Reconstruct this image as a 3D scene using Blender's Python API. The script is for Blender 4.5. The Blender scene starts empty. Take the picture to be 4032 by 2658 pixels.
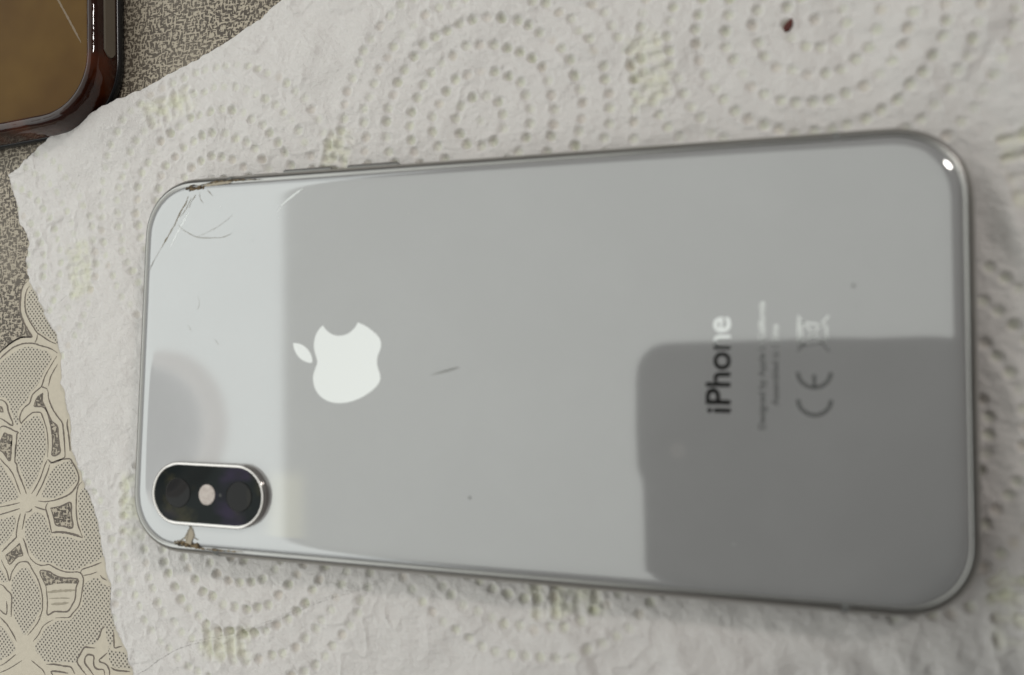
import bpy, bmesh, math, random
import numpy as np
from mathutils import Matrix, Vector
from mathutils.geometry import tessellate_polygon

# ------------------------------------------------------------------ camera
# all lengths below are millimetres; MM turns them into metres
MM = 0.001
scene = bpy.context.scene
COL = scene.collection
CAM_R = [[0.9562442, 0.0035394, 0.2925484], [0.015415, 0.9979284, -0.0624601], [-0.2921634, 0.0642367, 0.9542087]]
CAM_C = [41.761, -3.656, 133.648]
cam_d = bpy.data.cameras.new("camera")
cam = bpy.data.objects.new("camera", cam_d)
COL.objects.link(cam)
m4 = Matrix.Identity(4)
for i in range(3):
    for j in range(3):
        m4[i][j] = CAM_R[i][j]
    m4[i][3] = CAM_C[i] * MM
cam.matrix_world = m4
cam_d.sensor_width = 36.0
cam_d.lens = 28.04
cam_d.clip_start = 0.004
cam_d.clip_end = 50.0
cam_d.dof.use_dof = True
cam_d.dof.focus_distance = 0.166
cam_d.dof.aperture_fstop = 9.5
scene.camera = cam

# ------------------------------------------------------------------ light
world = bpy.data.worlds.new("World")
scene.world = world
world.use_nodes = True
bg = world.node_tree.nodes["Background"]
bg.inputs[0].default_value = (1.0, 0.975, 0.95, 1)
bg.inputs[1].default_value = 0.14


def area(name, loc, target, sx, sy, power, color):
    d = bpy.data.lights.new(name, 'AREA')
    d.shape = 'RECTANGLE'
    d.size, d.size_y = sx, sy
    d.energy = power
    d.color = color
    o = bpy.data.objects.new(name, d)
    COL.objects.link(o)
    o.location = loc
    v = Vector(target) - Vector(loc)
    o.rotation_euler = v.to_track_quat('-Z', 'Y').to_euler()
    return o


# daylight: the bright ceiling over the table, and the brighter window side, a low panel set near to brighten the left;
# both are seen mirrored in the glass, with the straight border between them
w0 = area("ceiling_light", (0, 0, 0), (0, 0, -1), 4.6, 3.8, 0.72 * math.pi * 4.6 * 3.8, (0.955, 1.0, 0.945))
w0.location = (-1.335 + 0.7 * 0.9135, 0.0, 2.0 + 0.7 * 0.4067)
w0.rotation_euler = (0, math.radians(-24), math.radians(2.2))
w0.data.spread = math.radians(150)
w_ = area("window_light", (0, 0, 0), (0, 0, -1), 0.72, 1.7, 1.14 * math.pi * 0.72 * 1.7, (0.93, 1.0, 1.0))
w_.location = (-0.292 - 0.36, 0.0, 0.4)
w_.rotation_euler = (0, 0, math.radians(2.2))
# small warm ceiling bulb whose mirror image sits beside the camera module
w2 = area("warm_light", (0, 0, 0), (0, 0, -1), 0.112, 0.195, 0.030, (1.0, 0.93, 0.45))
w2.location = (-1.243, -0.357, 1.9)
w2.rotation_euler = (0, 0, math.radians(2.2))
# bulb up right, the source of the small sparkles on the polished rims
w3 = area("bulb_light", (1.0, 0.80, 0.95), (0, 0, 0), 0.13, 0.13, 5.5, (1.0, 0.955, 0.91))
scene.view_settings.view_transform = 'Standard'
scene.view_settings.look = 'None'
scene.view_settings.exposure = 0.0
scene.view_settings.gamma = 1.0

rng = random.Random(4)
nrs = np.random.RandomState(11)


# ------------------------------------------------------------------ materials
def mat(name, color, rough=0.5, metal=0.0, ior=1.45, coat=0.0, coat_ior=1.5, coat_rough=0.03, emit=None):
    m = bpy.data.materials.new(name)
    m.use_nodes = True
    b = m.node_tree.nodes["Principled BSDF"]
    b.inputs["Base Color"].default_value = (*color, 1)
    b.inputs["Roughness"].default_value = rough
    b.inputs["Metallic"].default_value = metal
    b.inputs["IOR"].default_value = ior
    b.inputs["Coat Weight"].default_value = coat
    b.inputs["Coat IOR"].default_value = coat_ior
    b.inputs["Coat Roughness"].default_value = coat_rough
    if emit:
        b.inputs["Emission Color"].default_value = (*emit[0], 1)
        b.inputs["Emission Strength"].default_value = emit[1]
    return m


class NT:
    """small helper for node graphs"""
    def __init__(self, m):
        self.t = m.node_tree
        self.b = self.t.nodes["Principled BSDF"]

    def n(self, kind, **kw):
        x = self.t.nodes.new(kind)
        for k, v in kw.items():
            if k.startswith("i_"):
                x.inputs[k[2:].replace("_", " ")].default_value = v
            else:
                setattr(x, k, v)
        return x

    def l(self, a, b):
        self.t.links.new(a, b)

    def math(self, op, a, b=None, clamp=False):
        x = self.t.nodes.new("ShaderNodeMath")
        x.operation = op
        x.use_clamp = clamp
        for i, v in enumerate((a, b)):
            if v is None:
                continue
            if isinstance(v, (int, float)):
                x.inputs[i].default_value = v
            else:
                self.l(v, x.inputs[i])
        return x.outputs[0]

    def mix(self, fac, a, b):
        x = self.t.nodes.new("ShaderNodeMix")
        x.data_type = 'RGBA'
        if isinstance(fac, (int, float)):
            x.inputs[0].default_value = fac
        else:
            self.l(fac, x.inputs[0])
        for i, v in ((6, a), (7, b)):
            if isinstance(v, tuple):
                x.inputs[i].default_value = (*v, 1)
            else:
                self.l(v, x.inputs[i])
        return x.outputs[2]

    def noise(self, scale, detail=2.0, rough=0.5, vec=None):
        x = self.t.nodes.new("ShaderNodeTexNoise")
        x.inputs["Scale"].default_value = scale
        x.inputs["Detail"].default_value = detail
        x.inputs["Roughness"].default_value = rough
        if vec is None:
            vec = self.t.nodes.new("ShaderNodeTexCoord").outputs["Object"]
        self.l(vec, x.inputs["Vector"])
        return x.outputs["Fac"]

    def ramp(self, f, lo, hi):
        x = self.t.nodes.new("ShaderNodeMapRange")
        x.interpolation_type = 'SMOOTHSTEP'
        self.l(f, x.inputs[0])
        x.inputs[1].default_value = lo
        x.inputs[2].default_value = hi
        return x.outputs[0]

    def coords(self, sx=1, sy=1, sz=1):
        tc = self.n("ShaderNodeTexCoord")
        mp = self.n("ShaderNodeMapping")
        self.l(tc.outputs["Object"], mp.inputs[0])
        mp.inputs["Scale"].default_value = (sx, sy, sz)
        return mp.outputs[0]

    def bump(self, h, dist, strength=1.0):
        x = self.n("ShaderNodeBump")
        x.inputs["Strength"].default_value = strength
        x.inputs["Distance"].default_value = dist
        self.l(h, x.inputs["Height"])
        self.l(x.outputs[0], self.b.inputs["Normal"])


def weave_material(name, light, dark, lo=0.47, hi=0.56):
    m = mat(name, light, 0.55)
    g = NT(m)
    a = g.noise(1500, 1.5, 0.5, g.coords(0.55, 1.5, 1))
    b = g.noise(1500, 1.5, 0.5, g.coords(1.5, 0.55, 1))
    mx = g.math('MAXIMUM', a, b)
    sel = g.ramp(mx, lo + 0.05, hi + 0.05)
    big = g.noise(60, 2)
    c = g.mix(sel, dark, light)
    c2 = g.mix(g.math('MULTIPLY', g.ramp(big, 0.3, 0.8), 0.3), c, tuple(v * 0.75 for v in light))
    g.l(c2, g.b.inputs["Base Color"])
    g.bump(sel, 0.00005, 0.5)
    return m


def paper_print(name, color, var=0.12):
    m = mat(name, color, 0.5)
    g = NT(m)
    c = g.mix(g.noise(900, 3), tuple(v * (1 - var) for v in color), tuple(min(1, v * (1 + var * .6)) for v in color))
    g.l(c, g.b.inputs["Base Color"])
    g.bump(g.noise(2500, 2), 0.00003, 0.5)
    return m


M_WEAVE = weave_material("woven_print", (0.44, 0.375, 0.29), (0.068, 0.050, 0.036))
M_CREAM = paper_print("cream_print", (0.555, 0.485, 0.385))
M_LINE = paper_print("line_print", (0.135, 0.102, 0.078), 0.4)
M_BAR = paper_print("soft_bar_print", (0.34, 0.29, 0.215), 0.3)

M_DOTS = mat("dot_print", (0.5, 0.45, 0.36), 0.5)
g = NT(M_DOTS)
tc = g.n("ShaderNodeTexCoord")
sp = g.n("ShaderNodeSeparateXYZ")
g.l(tc.outputs["Object"], sp.inputs[0])
sx = g.math('COSINE', g.math('MULTIPLY', g.math('ADD', sp.outputs[0], 0.10904), 2 * math.pi / 0.00097))
sy = g.math('COSINE', g.math('MULTIPLY', g.math('SUBTRACT', sp.outputs[1], 0.01265), 2 * math.pi / 0.00103))
d = g.math('MULTIPLY', sx, sy)
wob = g.math('MULTIPLY', g.math('SUBTRACT', g.noise(1500, 2), 0.5), 0.8)
sel = g.ramp(g.math('ADD', d, wob), 0.18, 0.55)
cream = g.mix(g.noise(700, 3), (0.455, 0.40, 0.325), (0.55, 0.485, 0.395))
g.l(g.mix(sel, cream, (0.075, 0.060, 0.045)), g.b.inputs["Base Color"])

M_TOWEL = mat("paper_towel", (0.82, 0.81, 0.79), 0.9)
g = NT(M_TOWEL)
at = g.n("ShaderNodeAttribute", attribute_name="tint")
sc = g.n("ShaderNodeSeparateColor")
g.l(at.outputs["Color"], sc.inputs[0])
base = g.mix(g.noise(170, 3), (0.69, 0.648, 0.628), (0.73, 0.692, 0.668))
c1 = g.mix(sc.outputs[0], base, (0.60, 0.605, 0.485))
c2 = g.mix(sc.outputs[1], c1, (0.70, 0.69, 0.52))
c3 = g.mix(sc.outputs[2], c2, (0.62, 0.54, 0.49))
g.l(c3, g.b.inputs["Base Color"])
g.b.inputs["Specular IOR Level"].default_value = 0.15
h = g.math('ADD', g.noise(1100, 4, 0.6), g.math('MULTIPLY', g.noise(3500, 2, 0.6), 0.6))
g.bump(h, 0.0003, 1.0)

M_GLASS = mat("white_back_glass", (0.50, 0.50, 0.485), 0.055, 0.0, 2.35)
g = NT(M_GLASS)
g.l(g.mix(g.ramp(g.noise(55, 4, 0.6), 0.35, 0.75), (0.318, 0.312, 0.312), (0.334, 0.328, 0.328)), g.b.inputs["Base Color"])
M_STEEL = mat("polished_steel", (0.34, 0.33, 0.315), 0.30, 1.0)
g = NT(M_STEEL)
g.l(g.mix(g.noise(90, 3), (0.31, 0.30, 0.29), (0.38, 0.37, 0.355)), g.b.inputs["Base Color"])
M_KEY = mat("key_steel", (0.16, 0.155, 0.15), 0.3, 1.0)
M_RING = mat("camera_ring_metal", (0.50, 0.47, 0.45), 0.14, 1.0)
M_MIRROR = mat("mirror_ink", (0.65, 0.65, 0.65), 0.06, 1.0)
M_MARK = mat("thin_mirror_ink", (0.62, 0.62, 0.61), 0.08, 0.8, 2.0)
M_BLACKGLASS = mat("black_lens_glass", (0.006, 0.007, 0.007), 0.03, 0.0, 1.2)
g = NT(M_BLACKGLASS)
cb = g.mix(g.ramp(g.noise(180, 3, 0.6), 0.45, 0.75), (0.003, 0.006, 0.006), (0.040, 0.036, 0.018))
g.l(g.mix(g.ramp(g.noise(110, 2, 0.5, g.coords(1, 1.6, 1)), 0.48, 0.7), cb, (0.026, 0.017, 0.042)), g.b.inputs["Base Color"])  # olive and purple reflections painted into the cover's colour
M_LENS = mat("coated_lens", (0.010, 0.009, 0.009), 0.03, 0.0, 1.24)
M_LENSRIM = mat("lens_rim", (0.012, 0.012, 0.011), 0.25)
M_FLASH = mat("flash_diffuser", (0.74, 0.62, 0.55), 0.35)
g = NT(M_FLASH)
fn = g.noise(1500, 3, 0.6)
g.l(g.mix(fn, (0.36, 0.285, 0.25), (0.74, 0.66, 0.61)), g.b.inputs["Base Color"])
g.bump(fn, 0.0002, 1.0)
M_RUBBER = mat("grey_antenna_plastic", (0.17, 0.17, 0.165), 0.5)
M_SCREEN = mat("black_front_glass", (0.006, 0.006, 0.007), 0.05)
M_CRACK = mat("crack_dirt", (0.235, 0.20, 0.155), 0.7)
M_CRACKSOFT = mat("crack_soft", (0.37, 0.355, 0.325), 0.4)
M_SCRATCH = mat("scratch_white", (0.78, 0.79, 0.78), 0.4)
M_CHIP = mat("bared_glue", (0.40, 0.34, 0.26), 0.7)
M_DIRT = mat("brown_dirt", (0.055, 0.035, 0.018), 0.8)
g = NT(M_DIRT)
g.l(g.mix(g.ramp(g.noise(1800, 3), 0.35, 0.7), (0.03, 0.02, 0.012), (0.24, 0.17, 0.09)), g.b.inputs["Base Color"])
M_FAINT = mat("faint_scuff", (0.29, 0.285, 0.275), 0.25)
M_SMUDGE = mat("grey_speck", (0.25, 0.25, 0.24), 0.5)

M_AMBER = mat("brown_translucent_plastic", (0.030, 0.0085, 0.004), 0.06, 0.0, 1.42)
g = NT(M_AMBER)
g.l(g.mix(g.ramp(g.noise(130, 3), 0.4, 0.75), (0.022, 0.006, 0.003), (0.065, 0.014, 0.004)), g.b.inputs["Base Color"])
g.bump(g.noise(160, 2), 0.0006, 0.6)
M_PANEL = mat("gold_brown_panel", (0.12, 0.066, 0.02), 0.16, 0.0, 1.14)
g = NT(M_PANEL)
g.l(g.mix(g.ramp(g.noise(38, 3, 0.55), 0.3, 0.75), (0.080, 0.037, 0.006), (0.130, 0.070, 0.014)), g.b.inputs["Base Color"])
M_PANELGLEAM = mat("painted_reflection_brown", (0.125, 0.070, 0.017), 0.3)
M_BUTTON = mat("taupe_button", (0.15, 0.125, 0.095), 0.4)
M_BLACK = mat("black_edge", (0.010, 0.010, 0.011), 0.25)
M_SLAB = mat("dark_phone_body", (0.010, 0.010, 0.011), 0.4)
M_CRUMB = mat("dark_red_crumb", (0.085, 0.016, 0.012), 0.6)
g = NT(M_CRUMB)
g.l(g.mix(g.noise(1500, 3), (0.04, 0.010, 0.008), (0.15, 0.030, 0.020)), g.b.inputs["Base Color"])
M_SHADE = mat("lamp_shade_glass", (0.5, 0.5, 0.49), 0.5, emit=((0.97, 1, 1.0), 1.0))  # glow added so the disc mirrors paler
M_BASE = mat("lamp_base", (0.5, 0.49, 0.46), 0.5, emit=((1, 0.985, 0.95), 1.5))  # base plate given a glow to set its mirrored tone


# ------------------------------------------------------------------ mesh helpers
def link_mesh(name, verts, faces, material, parent=None, smooth=False, scale=MM):
    me = bpy.data.meshes.new(name)
    me.from_pydata([tuple(c * scale for c in v) for v in verts], [], faces)
    me.validate()
    me.update()
    if smooth:
        me.polygons.foreach_set("use_smooth", [True] * len(me.polygons))
    me.materials.append(material)
    o = bpy.data.objects.new(name, me)
    COL.objects.link(o)
    if parent is not None:
        o.parent = parent
    return o


def empty(name, label, cat, loc=(0, 0, 0), rz=0.0):
    o = bpy.data.objects.new(name, None)
    COL.objects.link(o)
    o.empty_display_size = 0.01
    o.location = [c * MM for c in loc]
    o.rotation_euler = (0, 0, rz)
    o["label"] = label
    o["category"] = cat
    return o


def smooth_line(pts, step, closed=False):
    """Catmull-Rom through the points, resampled about every step mm"""
    p = [np.array(q, float) for q in pts]
    n = len(p)
    out = []
    last = n if closed else n - 1
    for i in range(last):
        if closed:
            a, b, c, d = p[i - 1], p[i], p[(i + 1) % n], p[(i + 2) % n]
        else:
            b, c = p[i], p[i + 1]
            a = p[i - 1] if i > 0 else 2 * b - c
            d = p[i + 2] if i + 2 < n else 2 * c - b
        k = max(1, int(np.linalg.norm(c - b) / step))
        for j in range(k):
            t = j / k
            out.append(0.5 * ((2 * b) + (c - a) * t + (2 * a - 5 * b + 4 * c - d) * t * t + (3 * b - a - 3 * c + d) * t ** 3))
    if not closed:
        out.append(p[-1])
    return out


def poly_faces(pts):
    return [tuple(t) for t in tessellate_polygon([[Vector((q[0], q[1], 0)) for q in pts]])]


def flat_shape(name, pts, z, material, parent=None, thick=0.0):
    """filled outline lying at height z, with a real rim when thick > 0"""
    v = [(q[0], q[1], z) for q in pts]
    tri = poly_faces(pts)
    fixed = []
    for a, b, c in tri:
        ar = (v[b][0] - v[a][0]) * (v[c][1] - v[a][1]) - (v[b][1] - v[a][1]) * (v[c][0] - v[a][0])
        fixed.append((a, b, c) if ar > 0 else (a, c, b))
    n = len(pts)
    if thick > 0:
        ar = sum(pts[i][0] * pts[(i + 1) % n][1] - pts[(i + 1) % n][0] * pts[i][1] for i in range(n))
        v += [(q[0], q[1], z - thick) for q in pts]
        for i in range(n):
            j = (i + 1) % n
            fixed.append((i, i + n, j + n, j) if ar > 0 else (i, j, j + n, i + n))
    return link_mesh(name, v, fixed, material, parent)


def ribbon_data(lines, z, taper=True, jitter=0.0):
    v, f = [], []
    for w, pts in lines:
        p = smooth_line(pts, 0.4)
        n = len(p)
        if n < 2:
            continue
        base = len(v)
        for i in range(n):
            t = p[min(i + 1, n - 1)] - p[max(i - 1, 0)]
            L = np.linalg.norm(t) or 1
            nn = np.array((-t[1], t[0])) / L
            ww = w * 0.5 * (1 + jitter * rng.uniform(-1, 1))
            if taper:
                ww *= min(1, 0.35 + 4 * min(i, n - 1 - i) / max(4, n))
            q = p[i] + nn * rng.uniform(-1, 1) * jitter * w * 0.3
            v.append((*(q + nn * ww), z))
            v.append((*(q - nn * ww), z))
        for i in range(n - 1):
            k = base + 2 * i
            f.append((k, k + 1, k + 3, k + 2))
    return v, f


def ribbon(name, lines, z, material, parent, taper=True, jitter=0.25):
    v, f = ribbon_data(lines, z, taper, jitter)
    return link_mesh(name, v, f, material, parent)


def rrect(a, b, r, n=14):
    """rounded rectangle, half sizes a, b, slightly squared-off corners"""
    pts = []
    for cx, cy, a0 in ((a - r, b - r, 0), (-(a - r), b - r, 90), (-(a - r), -(b - r), 180), (a - r, -(b - r), 270)):
        for i in range(n + 1):
            t = math.radians(a0 + 90 * i / n)
            c, s = math.cos(t), math.sin(t)
            e = 2.0 / 2.15
            pts.append((cx + r * math.copysign(abs(c) ** e, c), cy + r * math.copysign(abs(s) ** e, s)))
    return pts


def pill(a, b, n=24):
    pts = []
    for sx_, a0 in ((1, -90), (-1, 90)):
        for i in range(n + 1):
            t = math.radians(a0 + 180 * i / n)
            pts.append((sx_ * (a - b) + b * math.cos(t), b * math.sin(t)))
    return pts


def loft(name, rings, material, parent=None, cap_top=False, cap_bottom=False, smooth=True, center=(0, 0)):
    """rings: list of (points, z); faces wound outward for rings listed from the inside top outwards and down"""
    n = len(rings[0][0])
    v, f = [], []
    for pts, z in rings:
        v += [(q[0] + center[0], q[1] + center[1], z) for q in pts]
    for k in range(len(rings) - 1):
        for i in range(n):
            j = (i + 1) % n
            f.append((k * n + i, (k + 1) * n + i, (k + 1) * n + j, k * n + j))
    if cap_top:
        f.append(tuple(range(n)))
    if cap_bottom:
        f.append(tuple((len(rings) - 1) * n + i for i in reversed(range(n))))
    return link_mesh(name, v, f, material, parent, smooth)


def disc(name, cx, cy, r, z, material, parent, ry=None, n=32, dome=0.0):
    ry = ry or r
    circ = [(math.cos(2 * math.pi * i / n), math.sin(2 * math.pi * i / n)) for i in range(n)]
    rings = []
    for k in (0.15, 0.45, 0.75, 0.93, 1.0):
        rings.append(([(cx + r * k * c, cy + ry * k * s) for c, s in circ], z + dome * (1 - k * k)))
    rings.append(([(cx + r * c, cy + ry * s) for c, s in circ], z - 0.05))
    return loft(name, rings, material, parent, cap_top=True)


def blob(name, centers, material, parent=None, seed=1, squash=0.6):
    """crusty lump: several small noisy lumps melted together in one mesh"""
    bm = bmesh.new()
    r_ = random.Random(seed)
    for (x, y, z, r) in centers:
        res = bmesh.ops.create_icosphere(bm, subdivisions=2, radius=r)
        sx_, sy_ = r_.uniform(.7, 1.5), r_.uniform(.7, 1.4)
        for vv in res["verts"]:
            k = 1 + r_.uniform(-.28, .28)
            vv.co = Vector((vv.co.x * k * sx_ + x, vv.co.y * k * sy_ + y, vv.co.z * k * squash + z))
    for vv in bm.verts:
        vv.co *= MM
    me = bpy.data.meshes.new(name)
    bm.to_mesh(me)
    bm.free()
    me.materials.append(material)
    o = bpy.data.objects.new(name, me)
    COL.objects.link(o)
    if parent is not None:
        o.parent = parent
    return o


# ------------------------------------------------------------------ traced outlines (mm on their own planes)
CREAM = [(-106.27,18.32),(-109.45,17.55),(-110.06,17.14),(-110.64,16.37),(-110.92,15.17),(-111.03,13.62),(-111.04,12.2),(-110.81,10.93),(-110.27,9.65),(-109.46,8.38),(-108.57,7.25),(-107.79,6.33),(-107.2,5.63),(-108.45,5.57),(-110.07,5.5),(-111.31,5.15),(-112.71,4.45),(-114.11,3.61),(-115.16,2.9),(-116.04,2.26),(-118.13,0.63),(-122.95,-4.82),(-124.42,-31.81),(-121.09,-74.63),(-54.49,-65.97),(-58.14,16.85)]
PETALS = [[(-108.34,15.68),(-109.07,14.57),(-109.22,12.88),(-109.03,11.33),(-108.38,9.77),(-107.21,8.36),(-106.05,7.09),(-104.76,6.39),(-103.3,5.68),(-101.86,5.13),(-99.18,4.29),(-98.72,10.64),(-104.36,16.3)],[(-118.51,-1.79),(-115.87,-0.07),(-114.12,1.07),(-112.36,2.06),(-110.61,2.9),(-108.85,3.47),(-106.69,3.33),(-104.52,2.77),(-103.1,2.63),(-101.59,1.12),(-102.55,-0.41),(-103.33,-1.79),(-103.36,-1.44),(-104.12,-3.24),(-105.41,-5.06),(-106.92,-6.46),(-108.03,-8.42),(-109.56,-9.57),(-110.18,-10.97),(-109.73,-12.34),(-110.01,-13.46),(-110.89,-12.51),(-111.42,-11.28),(-112.15,-9.9),(-112.7,-8.52),(-113.86,-7.56),(-115.33,-7.45),(-118.09,-7.5)],[(-109.43,-14.0),(-108.94,-13.43),(-107.74,-12.57),(-106.54,-11.98),(-105.35,-11.26),(-104.11,-11.37),(-103.34,-12.31),(-102.73,-13.52),(-102.25,-15.56),(-101.85,-17.59),(-101.61,-19.87),(-101.93,-16.43),(-101.8,-18.33),(-102.3,-19.98),(-102.89,-21.64),(-103.48,-23.29),(-104.09,-24.68),(-104.89,-25.81),(-105.87,-26.95),(-106.83,-25.91),(-107.86,-23.77),(-108.86,-22.31),(-109.46,-21.37),(-109.93,-19.74),(-109.96,-17.25),(-109.79,-17.88),(-109.48,-15.93),(-109.18,-15.09)],[(-114.31,-21.57),(-113.16,-22.49),(-112.15,-23.97),(-111.0,-24.88),(-110.2,-26.08),(-109.41,-27.13),(-108.6,-28.59),(-110.15,-29.36),(-111.92,-29.74),(-113.67,-30.52),(-115.1,-30.74),(-115.79,-21.36)],[(-95.21,-20.37),(-94.27,-21.8),(-93.49,-23.37),(-93.26,-24.3),(-94.71,-25.57),(-96.16,-26.85),(-97.98,-27.88),(-99.84,-28.39),(-101.57,-28.35),(-102.46,-28.13),(-101.56,-25.91),(-100.35,-23.15),(-99.06,-21.74),(-97.06,-20.85)],[(-103.98,-31.52),(-102.22,-31.75),(-101.31,-32.37),(-100.52,-33.8),(-99.55,-35.47),(-99.15,-36.25),(-97.45,-36.0),(-95.75,-36.02),(-94.04,-36.16),(-92.0,-36.62),(-90.85,-36.27),(-90.53,-35.99),(-91.29,-34.46),(-91.89,-32.85),(-92.41,-31.29),(-92.53,-29.31),(-92.57,-27.32),(-91.49,-25.8),(-87.94,-26.47),(-81.12,-31.32),(-80.75,-37.77),(-86.01,-39.59),(-87.12,-40.32),(-88.73,-40.97),(-90.35,-41.62),(-91.97,-42.41),(-93.63,-42.74),(-95.32,-42.67),(-96.7,-42.39),(-98.28,-41.72),(-99.83,-41.7),(-101.56,-41.57),(-102.99,-41.01),(-104.66,-39.52),(-105.65,-37.98),(-106.3,-36.13),(-106.32,-33.29),(-105.81,-33.06),(-104.81,-32.19)],[(-114.87,-33.9),(-112.91,-33.5),(-111.49,-33.14),(-109.74,-32.55),(-109.17,-33.13),(-108.95,-35.03),(-109.16,-33.33),(-109.23,-34.83),(-109.99,-36.65),(-111.49,-38.25),(-113.03,-39.32),(-114.43,-39.97)],[(-106.85,-43.46),(-105.11,-43.19),(-104.16,-44.32),(-103.03,-45.57),(-101.89,-47.07),(-101.44,-48.63),(-100.96,-50.57),(-101.23,-51.79),(-102.09,-52.92),(-102.88,-54.48),(-104.24,-56.32),(-105.09,-57.09),(-106.05,-56.16),(-107.05,-54.78),(-107.88,-53.71),(-108.56,-51.95),(-108.92,-49.3),(-109.23,-47.44),(-109.15,-46.08),(-108.34,-44.93)],[(-113.85,-42.93),(-112.72,-43.66),(-111.55,-44.93),(-110.37,-46.45),(-111.42,-46.68),(-112.55,-45.96),(-113.66,-45.64)],[(-111.85,-55.71),(-110.57,-56.51),(-108.95,-57.83),(-107.79,-59.2),(-107.13,-60.04),(-108.4,-61.32),(-110.15,-62.32),(-111.33,-62.91),(-112.84,-63.19),(-113.39,-55.64)],[(-99.45,-54.93),(-98.46,-54.37),(-97.06,-53.45),(-94.91,-53.01),(-93.06,-52.72),(-92.26,-51.74),(-91.18,-50.64),(-90.39,-49.56),(-90.21,-47.98),(-90.27,-45.67),(-89.49,-44.82),(-88.21,-44.06),(-86.92,-43.69),(-85.89,-44.38),(-84.55,-45.05),(-80.32,-45.45),(-78.52,-49.12),(-80.88,-51.96),(-82.16,-53.62),(-82.2,-55.38),(-82.79,-57.08),(-83.71,-55.54),(-84.25,-53.39),(-84.69,-53.0),(-85.2,-53.93),(-85.67,-55.3),(-86.56,-56.83),(-87.67,-57.05),(-89.2,-57.55),(-90.25,-58.77),(-90.88,-60.17),(-91.25,-61.1),(-92.53,-61.13),(-95.1,-61.42),(-97.98,-61.75),(-99.44,-61.69),(-100.68,-60.81),(-101.93,-59.71),(-101.87,-58.34),(-100.65,-56.86)],[(-83.35,-56.92),(-82.76,-57.62),(-81.51,-57.82),(-79.87,-57.64),(-78.61,-58.26),(-77.07,-59.17),(-76.98,-60.67),(-79.01,-60.8),(-81.33,-60.95),(-82.47,-60.32),(-83.11,-58.76)]]
WOVEN = [[(-103.47,-6.41),(-103.46,-7.92),(-102.85,-9.14),(-103.73,-9.09),(-105.39,-9.27),(-105.67,-9.13),(-105.31,-7.96),(-104.74,-7.12)],[(-101.66,-11.17),(-100.71,-12.37),(-99.18,-13.29),(-98.82,-14.77),(-98.43,-16.92),(-98.05,-18.8),(-100.08,-19.42),(-100.13,-17.26),(-100.47,-14.82),(-101.03,-12.79)],[(-114.63,-17.22),(-113.99,-16.01),(-113.41,-15.16),(-112.39,-15.54),(-111.38,-15.72),(-111.35,-17.93),(-111.4,-16.75),(-111.46,-20.97),(-112.79,-19.99),(-113.76,-19.19),(-114.51,-18.87),(-115.65,-18.29),(-115.72,-17.25)],[(-115.55,-9.56),(-114.63,-9.61),(-114.19,-10.65),(-114.74,-10.66),(-115.5,-10.26)],[(-99.8,-30.34),(-97.16,-29.85),(-94.67,-28.97),(-94.26,-31.41),(-93.84,-34.04),(-96.05,-33.92),(-98.11,-33.78),(-98.9,-32.23)],[(-107.66,-38.19),(-107.13,-39.44),(-106.6,-40.68),(-107.91,-40.98),(-108.91,-41.87),(-110.09,-42.84),(-110.68,-42.01),(-111.2,-41.09),(-109.75,-40.03)],[(-101.77,-43.66),(-99.37,-43.46),(-97.79,-44.07),(-95.55,-44.41),(-91.76,-44.42),(-91.96,-45.29),(-95.14,-45.5),(-97.67,-45.84),(-100.03,-46.44),(-100.62,-45.36)]]
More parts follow.
